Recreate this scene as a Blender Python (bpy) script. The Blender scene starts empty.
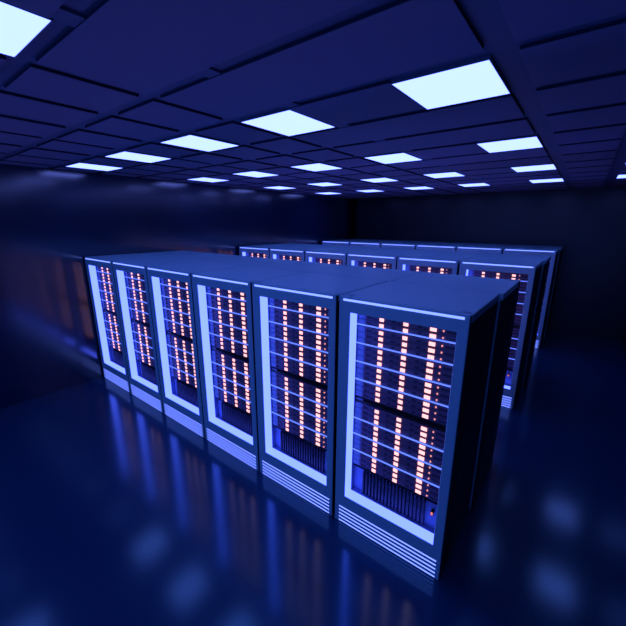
import bpy, math
from mathutils import Vector, Matrix

# ------------------------------------------------------------------ camera, world, exposure
scn = bpy.context.scene
col = scn.collection
cam_data = bpy.data.cameras.new('camera')
cam = bpy.data.objects.new('camera', cam_data)
col.objects.link(cam)
scn.camera = cam
FPX = 346.32
cam_data.sensor_width = 36.0
cam_data.sensor_fit = 'HORIZONTAL'
cam_data.lens = FPX / 626.0 * 36.0
cam_data.clip_start = 0.05
CAM = Vector((6.0781, -2.1056, 2.5373))
yaw, pitch, roll = -0.6568, -0.2570, 0.0021
fwd = Vector((math.sin(yaw) * math.cos(pitch), math.cos(yaw) * math.cos(pitch), math.sin(pitch)))
rgt0 = Vector((math.cos(yaw), -math.sin(yaw), 0))
up0 = rgt0.cross(fwd)
rgt = rgt0 * math.cos(roll) + up0 * math.sin(roll)
up = -rgt0 * math.sin(roll) + up0 * math.cos(roll)
rot = Matrix((rgt, up, -fwd)).transposed()
cam.matrix_world = Matrix.Translation(CAM) @ rot.to_4x4()

world = bpy.data.worlds.new('world')
scn.world = world
world.use_nodes = True
world.node_tree.nodes['Background'].inputs[0].default_value = (0.08, 0.17, 0.85, 1)  # blue ambient fill added to brighten cabinet fronts through the room's open side
world.node_tree.nodes['Background'].inputs[1].default_value = 1.0
scn.view_settings.view_transform = 'Standard'
scn.view_settings.look = 'None'
scn.view_settings.exposure = 0.0
scn.view_settings.gamma = 1.0
scn.view_settings.use_curve_mapping = False

# light colours: (what the lamps give off)
CEIL_EMIT = (0.66, 0.92, 4.2)
STRIP_EMIT = (0.34, 0.53, 5.0)
LINE_EMIT = (0.36, 0.54, 2.4)
SHELF_EMIT = (0.17, 0.30, 1.6)
LED_EMIT = (1.9, 0.82, 0.84)
DOT_EMIT = (1.1, 0.38, 0.34)

# ------------------------------------------------------------------ materials
def principled(name, base, rough=0.5, metal=0.0, ior=1.5, spec=0.5, bump=None, mottling=None):
    m = bpy.data.materials.new(name)
    m.use_nodes = True
    nt = m.node_tree
    b = nt.nodes['Principled BSDF']
    b.inputs['Base Color'].default_value = (*base, 1)
    b.inputs['Roughness'].default_value = rough
    b.inputs['Metallic'].default_value = metal
    b.inputs['IOR'].default_value = ior
    b.inputs['Specular IOR Level'].default_value = spec
    if mottling or bump:
        tc = nt.nodes.new('ShaderNodeTexCoord')
        nz = nt.nodes.new('ShaderNodeTexNoise')
        nz.inputs['Scale'].default_value = (mottling or bump)[0]
        nz.inputs['Detail'].default_value = 4
        nt.links.new(tc.outputs['Object'], nz.inputs['Vector'])
        if mottling:
            r = nt.nodes.new('ShaderNodeMapRange')
            r.inputs['To Min'].default_value = rough - mottling[1]
            r.inputs['To Max'].default_value = rough + mottling[1]
            nt.links.new(nz.outputs['Fac'], r.inputs['Value'])
            nt.links.new(r.outputs['Result'], b.inputs['Roughness'])
        if bump:
            bp = nt.nodes.new('ShaderNodeBump')
            bp.inputs['Strength'].default_value = bump[1]
            bp.inputs['Distance'].default_value = 0.002
            nt.links.new(nz.outputs['Fac'], bp.inputs['Height'])
            nt.links.new(bp.outputs['Normal'], b.inputs['Normal'])
    return m

def emitter(name, c, sample=True):
    m = bpy.data.materials.new(name)
    m.use_nodes = True
    nt = m.node_tree
    b = nt.nodes['Principled BSDF']
    b.inputs['Base Color'].default_value = (0.02, 0.02, 0.02, 1)
    b.inputs['Emission Color'].default_value = (*[v / max(c) for v in c], 1)
    b.inputs['Emission Strength'].default_value = max(c)
    if not sample:
        m.cycles.emission_sampling = 'NONE'
    return m

M_FLOOR = principled('polished floor', (0.007, 0.045, 0.115), 0.16, ior=1.55, spec=0.62, mottling=(3.0, 0.012))
M_FLOOR.node_tree.nodes['Principled BSDF'].inputs['Specular Tint'].default_value = (0.45, 0.95, 1.0, 1)
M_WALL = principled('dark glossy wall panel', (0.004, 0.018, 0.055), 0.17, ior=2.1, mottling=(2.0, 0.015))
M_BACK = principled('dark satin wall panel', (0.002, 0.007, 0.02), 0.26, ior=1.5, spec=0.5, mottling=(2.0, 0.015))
M_TILE = principled('ceiling tile', (0.22, 0.22, 0.34), 0.75, spec=0.2, bump=(60.0, 0.15))
M_GROOVE = principled('ceiling grid', (0.12, 0.16, 0.26), 0.6, spec=0.3)
M_EDGE_SHADE = principled('tile edge shade', (0.03, 0.035, 0.08), 0.8, spec=0.1)  # dark colour stands in for shade on the tiles' side faces
M_PAINT = principled('cabinet paint', (0.24, 0.53, 0.68), 0.42, spec=0.4, mottling=(12.0, 0.03))
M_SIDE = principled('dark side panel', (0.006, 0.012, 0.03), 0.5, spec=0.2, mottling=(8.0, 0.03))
M_EAR = principled('server mounting ear', (0.15, 0.22, 0.33), 0.5, mottling=(30.0, 0.05))  # paler, bluer than the faceplates to strengthen the light strip's glow here
M_SERVER = principled('server faceplate', (0.16, 0.10, 0.18), 0.45, mottling=(30.0, 0.05))
M_SLOT = principled('drive slot', (0.04, 0.03, 0.07), 0.5)
M_DARK = principled('black plastic', (0.008, 0.008, 0.014), 0.5)
M_FIN = principled('dark fin', (0.02, 0.02, 0.06), 0.5, mottling=(20.0, 0.05))
M_TRAY = principled('pale interior panel', (0.18, 0.25, 0.5), 0.5, mottling=(10.0, 0.05))
M_CEIL = emitter('ceiling lamp diffuser glow', CEIL_EMIT)
M_STRIP = emitter('cabinet strip glow', STRIP_EMIT)
M_LINE = emitter('cabinet line glow', LINE_EMIT)
M_SHELF = emitter('shelf edge glow', SHELF_EMIT, False)
M_LED = emitter('warm status glow', LED_EMIT)
M_DOT = emitter('small indicator glow', DOT_EMIT, False)
M_RED = emitter('orange button glow', (1.0, 0.22, 0.12), False)

# ------------------------------------------------------------------ mesh helper
class MB:
    def __init__(s): s.v, s.f, s.m, s.mats = [], [], [], []
    def mi(s, mat):
        if mat not in s.mats: s.mats.append(mat)
        return s.mats.index(mat)
    def box(s, x0, x1, y0, y1, z0, z1, mat, faces='xXyYzZ'):
        n = len(s.v); k = s.mi(mat)
        s.v += [(x, y, z) for z in (z0, z1) for y in (y0, y1) for x in (x0, x1)]
        F = {'z': (0, 2, 3, 1), 'Z': (4, 5, 7, 6), 'y': (0, 1, 5, 4), 'Y': (2, 6, 7, 3), 'x': (0, 4, 6, 2), 'X': (1, 3, 7, 5)}
        for c in faces:
            s.f.append(tuple(n + i for i in F[c])); s.m.append(k)
        return s
    def bbox(s, x0, x1, y0, y1, z0, z1, mat, b=0.004):
        """box with chamfered edges"""
        n = len(s.v); k = s.mi(mat)
        import itertools
        idx = {}
        for cx, cy, cz in itertools.product((0, 1), repeat=3):
            X, Y, Z = (x0, x1)[cx], (y0, y1)[cy], (z0, z1)[cz]
            dx, dy, dz = (b, -b)[cx], (b, -b)[cy], (b, -b)[cz]
            for a, pnt in (('x', (X, Y + dy, Z + dz)), ('y', (X + dx, Y, Z + dz)), ('z', (X + dx, Y + dy, Z))):
                idx[cx, cy, cz, a] = len(s.v); s.v.append(pnt)
        ctr = Vector(((x0 + x1) / 2, (y0 + y1) / 2, (z0 + z1) / 2))
        def face(ids):
            p = [Vector(s.v[i]) for i in ids]
            nn = (p[1] - p[0]).cross(p[2] - p[0])
            c = sum(p, Vector()) / len(p)
            if nn.dot(c - ctr) < 0: ids = ids[::-1]
            s.f.append(tuple(ids)); s.m.append(k)
        sq = ((0, 0), (1, 0), (1, 1), (0, 1))
        for t in (0, 1):
            face([idx[t, p, q, 'x'] for p, q in sq])
            face([idx[p, t, q, 'y'] for p, q in sq])
            face([idx[p, q, t, 'z'] for p, q in sq])
        for p in (0, 1):
            for q in (0, 1):
                face([idx[0, p, q, 'y'], idx[1, p, q, 'y'], idx[1, p, q, 'z'], idx[0, p, q, 'z']])
                face([idx[p, 0, q, 'x'], idx[p, 1, q, 'x'], idx[p, 1, q, 'z'], idx[p, 0, q, 'z']])
                face([idx[p, q, 0, 'x'], idx[p, q, 1, 'x'], idx[p, q, 1, 'y'], idx[p, q, 0, 'y']])
                for r in (0, 1): pass
        for c in itertools.product((0, 1), repeat=3):
            face([idx[(*c, 'x')], idx[(*c, 'y')], idx[(*c, 'z')]])
        return s
    def rod(s, x, y, z0, z1, r, mat, n=8, bend=0.0):
        k = s.mi(mat); base = len(s.v)
        rings = [(z0, 0.0), (z0 + 0.35 * (z1 - z0), bend), (z0 + 0.7 * (z1 - z0), bend * 0.5), (z1, 0.0)]
        for z, d in rings:
            for i in range(n):
                a = 2 * math.pi * i / n
                s.v.append((x + r * math.cos(a), y - d + r * math.sin(a), z))
        for j in range(len(rings) - 1):
            for i in range(n):
                a, b = base + j * n + i, base + j * n + (i + 1) % n
                s.f.append((a, b, b + n, a + n)); s.m.append(k)
        return s
    def build(s, name, parent=None, loc=None):
        me = bpy.data.meshes.new(name)
        me.from_pydata(s.v, [], s.f)
        for m in s.mats: me.materials.append(m)
        for p, k in zip(me.polygons, s.m): p.material_index = k
        me.update()
        o = bpy.data.objects.new(name, me)
        col.objects.link(o)
        if parent: o.parent = parent
        if loc: o.location = loc
        return o

def copy_tree(o, parent=None):
    c = o.copy()
    col.objects.link(c)
    c.parent = parent
    for ch in kids.get(o.name, []):
        cc = copy_tree(ch, c)
    return c
kids = {}
def add(parent, o):
    kids.setdefault(parent.name, []).append(o)
    return o

# ------------------------------------------------------------------ the room
X0, X1, Y0, Y1 = -0.03, 7.05, -4.6, 7.84
ZC = 3.256          # underside of the ceiling tiles
ZD = 3.275          # deck above the grooves
def struct(mb, name):
    o = mb.build(name); o['kind'] = 'structure'; return o
struct(MB().box(X0 - .1, X1 + .1, Y0 - .1, Y1 + .1, -0.1, 0, M_FLOOR), 'floor')
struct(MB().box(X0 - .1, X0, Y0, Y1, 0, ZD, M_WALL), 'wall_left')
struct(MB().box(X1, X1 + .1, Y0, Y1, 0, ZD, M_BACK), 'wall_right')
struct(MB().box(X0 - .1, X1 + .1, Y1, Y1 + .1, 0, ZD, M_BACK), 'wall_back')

struct(MB().box(X0, X0 + .16, Y1 - .05, Y1, 0, ZD, principled('matt black corner band', (0.001, 0.002, 0.005), 0.9, spec=0.0)), 'corner_band_1')  # matt black band up the back-left corner
cells_x = [(0.345, 0.845), (0.94, 1.44), (1.565, 2.06), (2.14, 2.64), (2.765, 3.255), (3.345, 3.83),
           (3.90, 4.385), (4.385, 5.115), (5.115, 5.60), (5.72, 6.19), (6.32, 6.81), (6.93, X1)]
cells_x = [(X0, 0.24)] + cells_x
light_cols = [1, 3, 5, 7, 9, 11]
PY, GY = 0.6165, 0.09
rows = []
k = -5
while True:
    y0 = -1.42 + PY * k
    if y0 > Y1: break
    rows.append((k, max(y0, Y0), min(y0 + PY - GY, Y1)))
    k += 1
light_rows = [k for k, a, b in rows if (k - 2) % 3 == 0]     # k = -4, -1, 2, 5, 8, 11
light_rows = [r for r in light_rows if r <= 11]
no_light = {(11, -4), (11, -1), (11, 2), (1, -4)}
ce = MB()
ce.box(X0 - .1, X1 + .1, Y0 - .1, Y1 + .1, ZD, ZD + .1, M_GROOVE)
for k, ya, yb in rows:
    for i, (xa, xb) in enumerate(cells_x):
        if i in light_cols and k in light_rows and (i, k) not in no_light: continue
        ce.box(xa, xb, ya, yb, ZC, ZC + .003, M_TILE, 'xXyYz')
        ce.box(xa + .002, xb - .002, ya + .002, yb - .002, ZC + .003, ZD, M_EDGE_SHADE, 'xXyY')
    # cross tees bridging the groove in front of each row of tiles
    ce.box(4.385, 4.485, ya - GY, ya, ZC + .006, ZD, M_GROOVE, 'xXyYz')
struct(ce, 'ceiling')

# ------------------------------------------------------------------ ceiling lights
lx0, lx1 = cells_x[7]
LW, LD = 0.482, PY - GY + .012
lamp = bpy.data.objects.new('ceiling_light', None); col.objects.link(lamp)
fr = MB()
e = .006
for a in ((-LW/2 - e, -LW/2, -LD/2 - e, LD/2 + e), (LW/2, LW/2 + e, -LD/2 - e, LD/2 + e),
          (-LW/2, LW/2, -LD/2 - e, -LD/2), (-LW/2, LW/2, LD/2, LD/2 + e)):
    fr.box(*a, 0, 0.022, M_GROOVE)
add(lamp, fr.build('light_frame', lamp))
df = MB()
df.bbox(-LW/2, LW/2, -LD/2, LD/2, -0.0005, 0.015, M_CEIL, .003)
add(lamp, df.build('diffuser', lamp))
col_names = ['first', 'second', 'third', 'fourth', 'fifth', 'sixth']
n = 0
for j, k in enumerate(light_rows):
    ya = -1.42 + PY * k; yc = ya + (PY - GY) / 2
    for i, c in enumerate(light_cols):
        if (c, k) in no_light: continue
        xa, xb = cells_x[c]; xc = (xa + xb) / 2
        o = lamp if n == 0 else copy_tree(lamp)
        n += 1
        o.location = (xc, yc + {-4: -.025, -1: .006}.get(k, .025), ZC)
        o['category'] = 'ceiling light'
        o['group'] = 'square ceiling lights'
        row_txt = {-4: 'nearest the camera', -1: 'in front of the front cabinets', 2: 'over the front cabinets',
                   5: 'over the first aisle', 8: 'over the middle cabinets', 11: 'nearest the back wall'}[k]
        o['label'] = 'square ceiling light, %s from left wall, in row %s' % (col_names[i], row_txt)

# ------------------------------------------------------------------ server cabinets
W, D, H = 0.937, 0.826, 2.012
OX0, OX1, OZ0, OZ1 = 0.104, 0.856, 0.284, 1.897
G = 0.007
RD = 0.094          # depth of the glowing reveal
SY = 0.112          # depth of the server faces
TOPS = [1.933, 1.781, 1.630, 1.476, 1.325, 1.127, 0.975, 0.829, 0.675]   # top of each server bay
BARS = [1.781, 1.630, 1.476, 1.325, 0.975, 0.829, 0.675]
COLS = [(0.306, 0.033), (0.490, 0.034), (0.681, 0.042)]
DOTX = 0.748
TOPS = [2.537 + (z - 2.537) * 0.982 + .002 for z in TOPS]
BARS = [2.537 + (z - 2.537) * 0.988 for z in BARS]
ROWS = [-0.046, -0.093, -0.140]
LH = 0.026

def server_mesh():
    m = MB()
    h = 0.150
    m.box(OX0 + .001, OX1 - .004, SY + .008, D - .1, -h, -.002, M_DARK)
    for r in range(3):
        zt = -0.022 - 0.047 * r; zb = zt - 0.044
        m.bbox(OX0 + .072, OX1 - .012, SY, SY + .008, zb, zt, M_SERVER, .002)
        m.bbox(OX0 + .001, OX0 + .070, SY, SY + .008, zb, zt, M_EAR, .002)
        zc = ROWS[r]
        # ear handle and drive slots
        m.box(OX0 + .080, OX0 + .088, SY - .010, SY, zc - .014, zc + .014, M_SERVER)
        for cx, w in COLS:
            m.box(cx - .105, cx - .075, SY - .0015, SY, zc - .010, zc + .009, M_SLOT)
            m.box(cx - .065, cx - .030, SY - .0015, SY, zc - .012, zc - .002, M_SLOT)
        m.box(DOTX + .02, OX1 - .02, SY - .0015, SY, zc - .010, zc + .008, M_SLOT)
    return m

def rack(name, full):
    t = bpy.data.objects.new(name, None); col.objects.link(t)
    P = lambda mb, nm: add(t, mb.build(nm, t))
    # cabinet body: top, back, floor (painted)
    b = MB()
    b.bbox(G, W - G, 0.03, D - G, OZ1 + .06, H, M_PAINT, .005)
    b.box(G + .012, W - G - .012, D - .03, D - G, 0.0, OZ1 + .06, M_PAINT)
    b.box(G + .012, W - G - .012, RD, D - .03, 0.0, 0.05, M_DARK)
    P(b, 'body')
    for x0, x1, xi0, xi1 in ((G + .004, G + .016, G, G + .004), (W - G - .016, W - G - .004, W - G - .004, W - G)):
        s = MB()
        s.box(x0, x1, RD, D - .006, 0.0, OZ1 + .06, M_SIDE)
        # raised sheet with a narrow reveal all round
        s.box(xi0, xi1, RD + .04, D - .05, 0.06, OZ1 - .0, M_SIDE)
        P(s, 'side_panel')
    f = MB()
    f.bbox(G, OX0, 0, RD, 0, H, M_PAINT, .004)
    f.bbox(OX1, W - G - .008, 0, RD, 0, H, M_PAINT, .004)
    f.box(OX0 - .002, OX1 + .002, 0.0, RD, OZ1, H - .004, M_PAINT)
    # bottom rail with five slots cut for the lights
    zs = [0.018 + 0.0358 * i for i in range(5)]
    SL = .0060
    f.box(OX0 - .002, OX1 + .002, .006, RD, 0.0, OZ0, M_PAINT, 'YZz')
    xs0, xs1 = 0.052, 0.892
    lo = 0.002
    f.box(OX0 - .002, OX1 + .002, 0.0, .006, lo, OZ0, M_PAINT)
    P(f, 'front_frame')
    # dark skins on the outer side of the frame posts
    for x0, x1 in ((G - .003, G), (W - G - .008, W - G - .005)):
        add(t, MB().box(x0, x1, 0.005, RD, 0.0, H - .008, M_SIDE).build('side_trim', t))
    s = MB().box(OX0, OX0 + .005, .004, RD, OZ0, OZ1, M_STRIP); P(s, 'light_strip')
    s = MB().box(OX0 + .005, OX1, .004, RD, OZ0, OZ0 + .005, M_STRIP); P(s, 'light_strip')
    s = MB().box(0.044, W - 0.045, -.002, .004, 1.980, 1.996, M_LINE); P(s, 'top_light')
    for z in zs:
        s = MB().box(xs0, xs1, -.0005, .003, z - SL, z + SL, M_LINE); P(s, 'vent_light')
    for z in BARS:
        s = MB().box(OX0 + .005, OX1, RD + .003, RD + .010, z - .0044, z + .0044, M_SHELF); P(s, 'shelf_edge')
    # blanking panel between the two stacks
    P(MB().box(OX0 + .001, OX1 - .004, SY + .03, SY + .05, 1.110, 1.190, M_DARK)
      .box(OX0 + .001, OX0 + .07, SY + .01, SY + .03, 1.130, 1.165, M_EAR), 'blank_panel')
    P(MB().box(OX0 - .006, OX0, RD, SY + .05, OZ0, OZ1, M_TRAY), 'inner_liner')
    # panel behind the cables and the cables themselves
    P(MB().box(OX0 + .001, OX1 - .004, SY + .035, SY + .045, OZ0 - .0, 0.50, M_TRAY)
      .box(OX0 + .004, OX1 - .002, RD + .001, SY + .035, OZ0 - .01, OZ0, M_TRAY), 'rear_tray')
    c = MB()
    nc = 18
    for i in range(nc):
        c.box(.205 + .0305 * i, -.002 + .2105 + .0305 * i + .009, SY + .004, SY + .034, OZ0 + .004, 0.505, M_FIN)
    P(c, 'cooling_fins')
    P(MB().box(.788, .806, SY - .004, SY + .034, .428, .456, M_DARK)
      .box(.790, .804, SY - .008, SY - .004, .431, .453, M_RED), 'power_button')
    sm = led = leds = None
    for i, zt in enumerate(TOPS):
        if i == 0:
            sv = server_mesh().build('server', t); server_me = sv.data
        else:
            sv = bpy.data.objects.new('server', server_me); col.objects.link(sv); sv.parent = t
        sv.location = (0, 0, zt)
        add(t, sv)
        if full:
            for r in ROWS:
                if zt + r > 1.86: continue
                for ci, (cx, w) in enumerate(COLS):
                    key = ('l', ci)
                    if key not in mesh_cache:
                        mesh_cache[key] = MB().box(-w/2, w/2, -.005, .0, -LH/2, LH/2, M_LED)
                        o = mesh_cache[key].build('status_light', sv); mesh_cache[key] = o.data
                    else:
                        o = bpy.data.objects.new('status_light', mesh_cache[key]); col.objects.link(o); o.parent = sv
                    o.location = (cx, SY, r); add(sv, o)
                if 'd' not in mesh_cache:
                    o = MB().box(-.0045, .0045, -.005, 0, -.0055, .0055, M_DOT).build('indicator_dot', sv); mesh_cache['d'] = o.data
                else:
                    o = bpy.data.objects.new('indicator_dot', mesh_cache['d']); col.objects.link(o); o.parent = sv
                o.location = (DOTX, SY, r + .002); add(sv, o)
        else:
            if 'all' not in mesh_cache:
                q = MB()
                for r in ROWS:
                    for cx, w in COLS:
                        q.box(cx - w/2, cx + w/2, SY - .005, SY, r - LH/2, r + LH/2, M_LED)
                    q.box(DOTX - .0045, DOTX + .0045, SY - .005, SY, r - .0035, r + .0075, M_DOT)
                o = q.build('status_lights', sv); mesh_cache['all'] = o.data
            else:
                o = bpy.data.objects.new('status_lights', mesh_cache['all']); col.objects.link(o); o.parent = sv
            add(sv, o)
    return t
mesh_cache = {}

FULL = rack('server_cabinet', True)
PLAIN = rack('server_cabinet', False)
used = {'f': False, 'p': False}
ORD = ['leftmost', 'second from the left', 'third from the left', 'fourth from the left', 'fifth from the left', 'rightmost']
def place(full, x, y, rz, label, group):
    key = 'f' if full else 'p'
    src = FULL if full else PLAIN
    o = src if not used[key] else copy_tree(src)
    used[key] = True
    o.location = (x, y, 0); o.rotation_euler = (0, 0, rz)
    o['label'] = label; o['category'] = 'server cabinet'; o['group'] = group
ROWX = [0.0, 0.02, 0.048]
ROWY = [0.0, 3.055, 6.126]
NM = ['front', 'middle', 'back']
for r in range(3):
    for i in range(6):
        full = r < 2 or i == 5
        place(full, ROWX[r] + i * W + (.008 if i == 5 else 0), ROWY[r], 0,
              'blue server cabinet with glowing door, %s in the %s row' % (ORD[i], NM[r]), 'cabinets facing us in the %s row' % NM[r])
for r in range(3):
    for i in range(6):
        x = ROWX[r] + i * W + .034
        yb = Y1 - .012 if r == 2 else ROWY[r] + 2 * D
        place(False, x + W, yb, math.pi,
              'cabinet facing away, only top showing, %s behind the %s row' % (ORD[i], NM[r]), 'cabinets facing away behind the %s row' % NM[r])
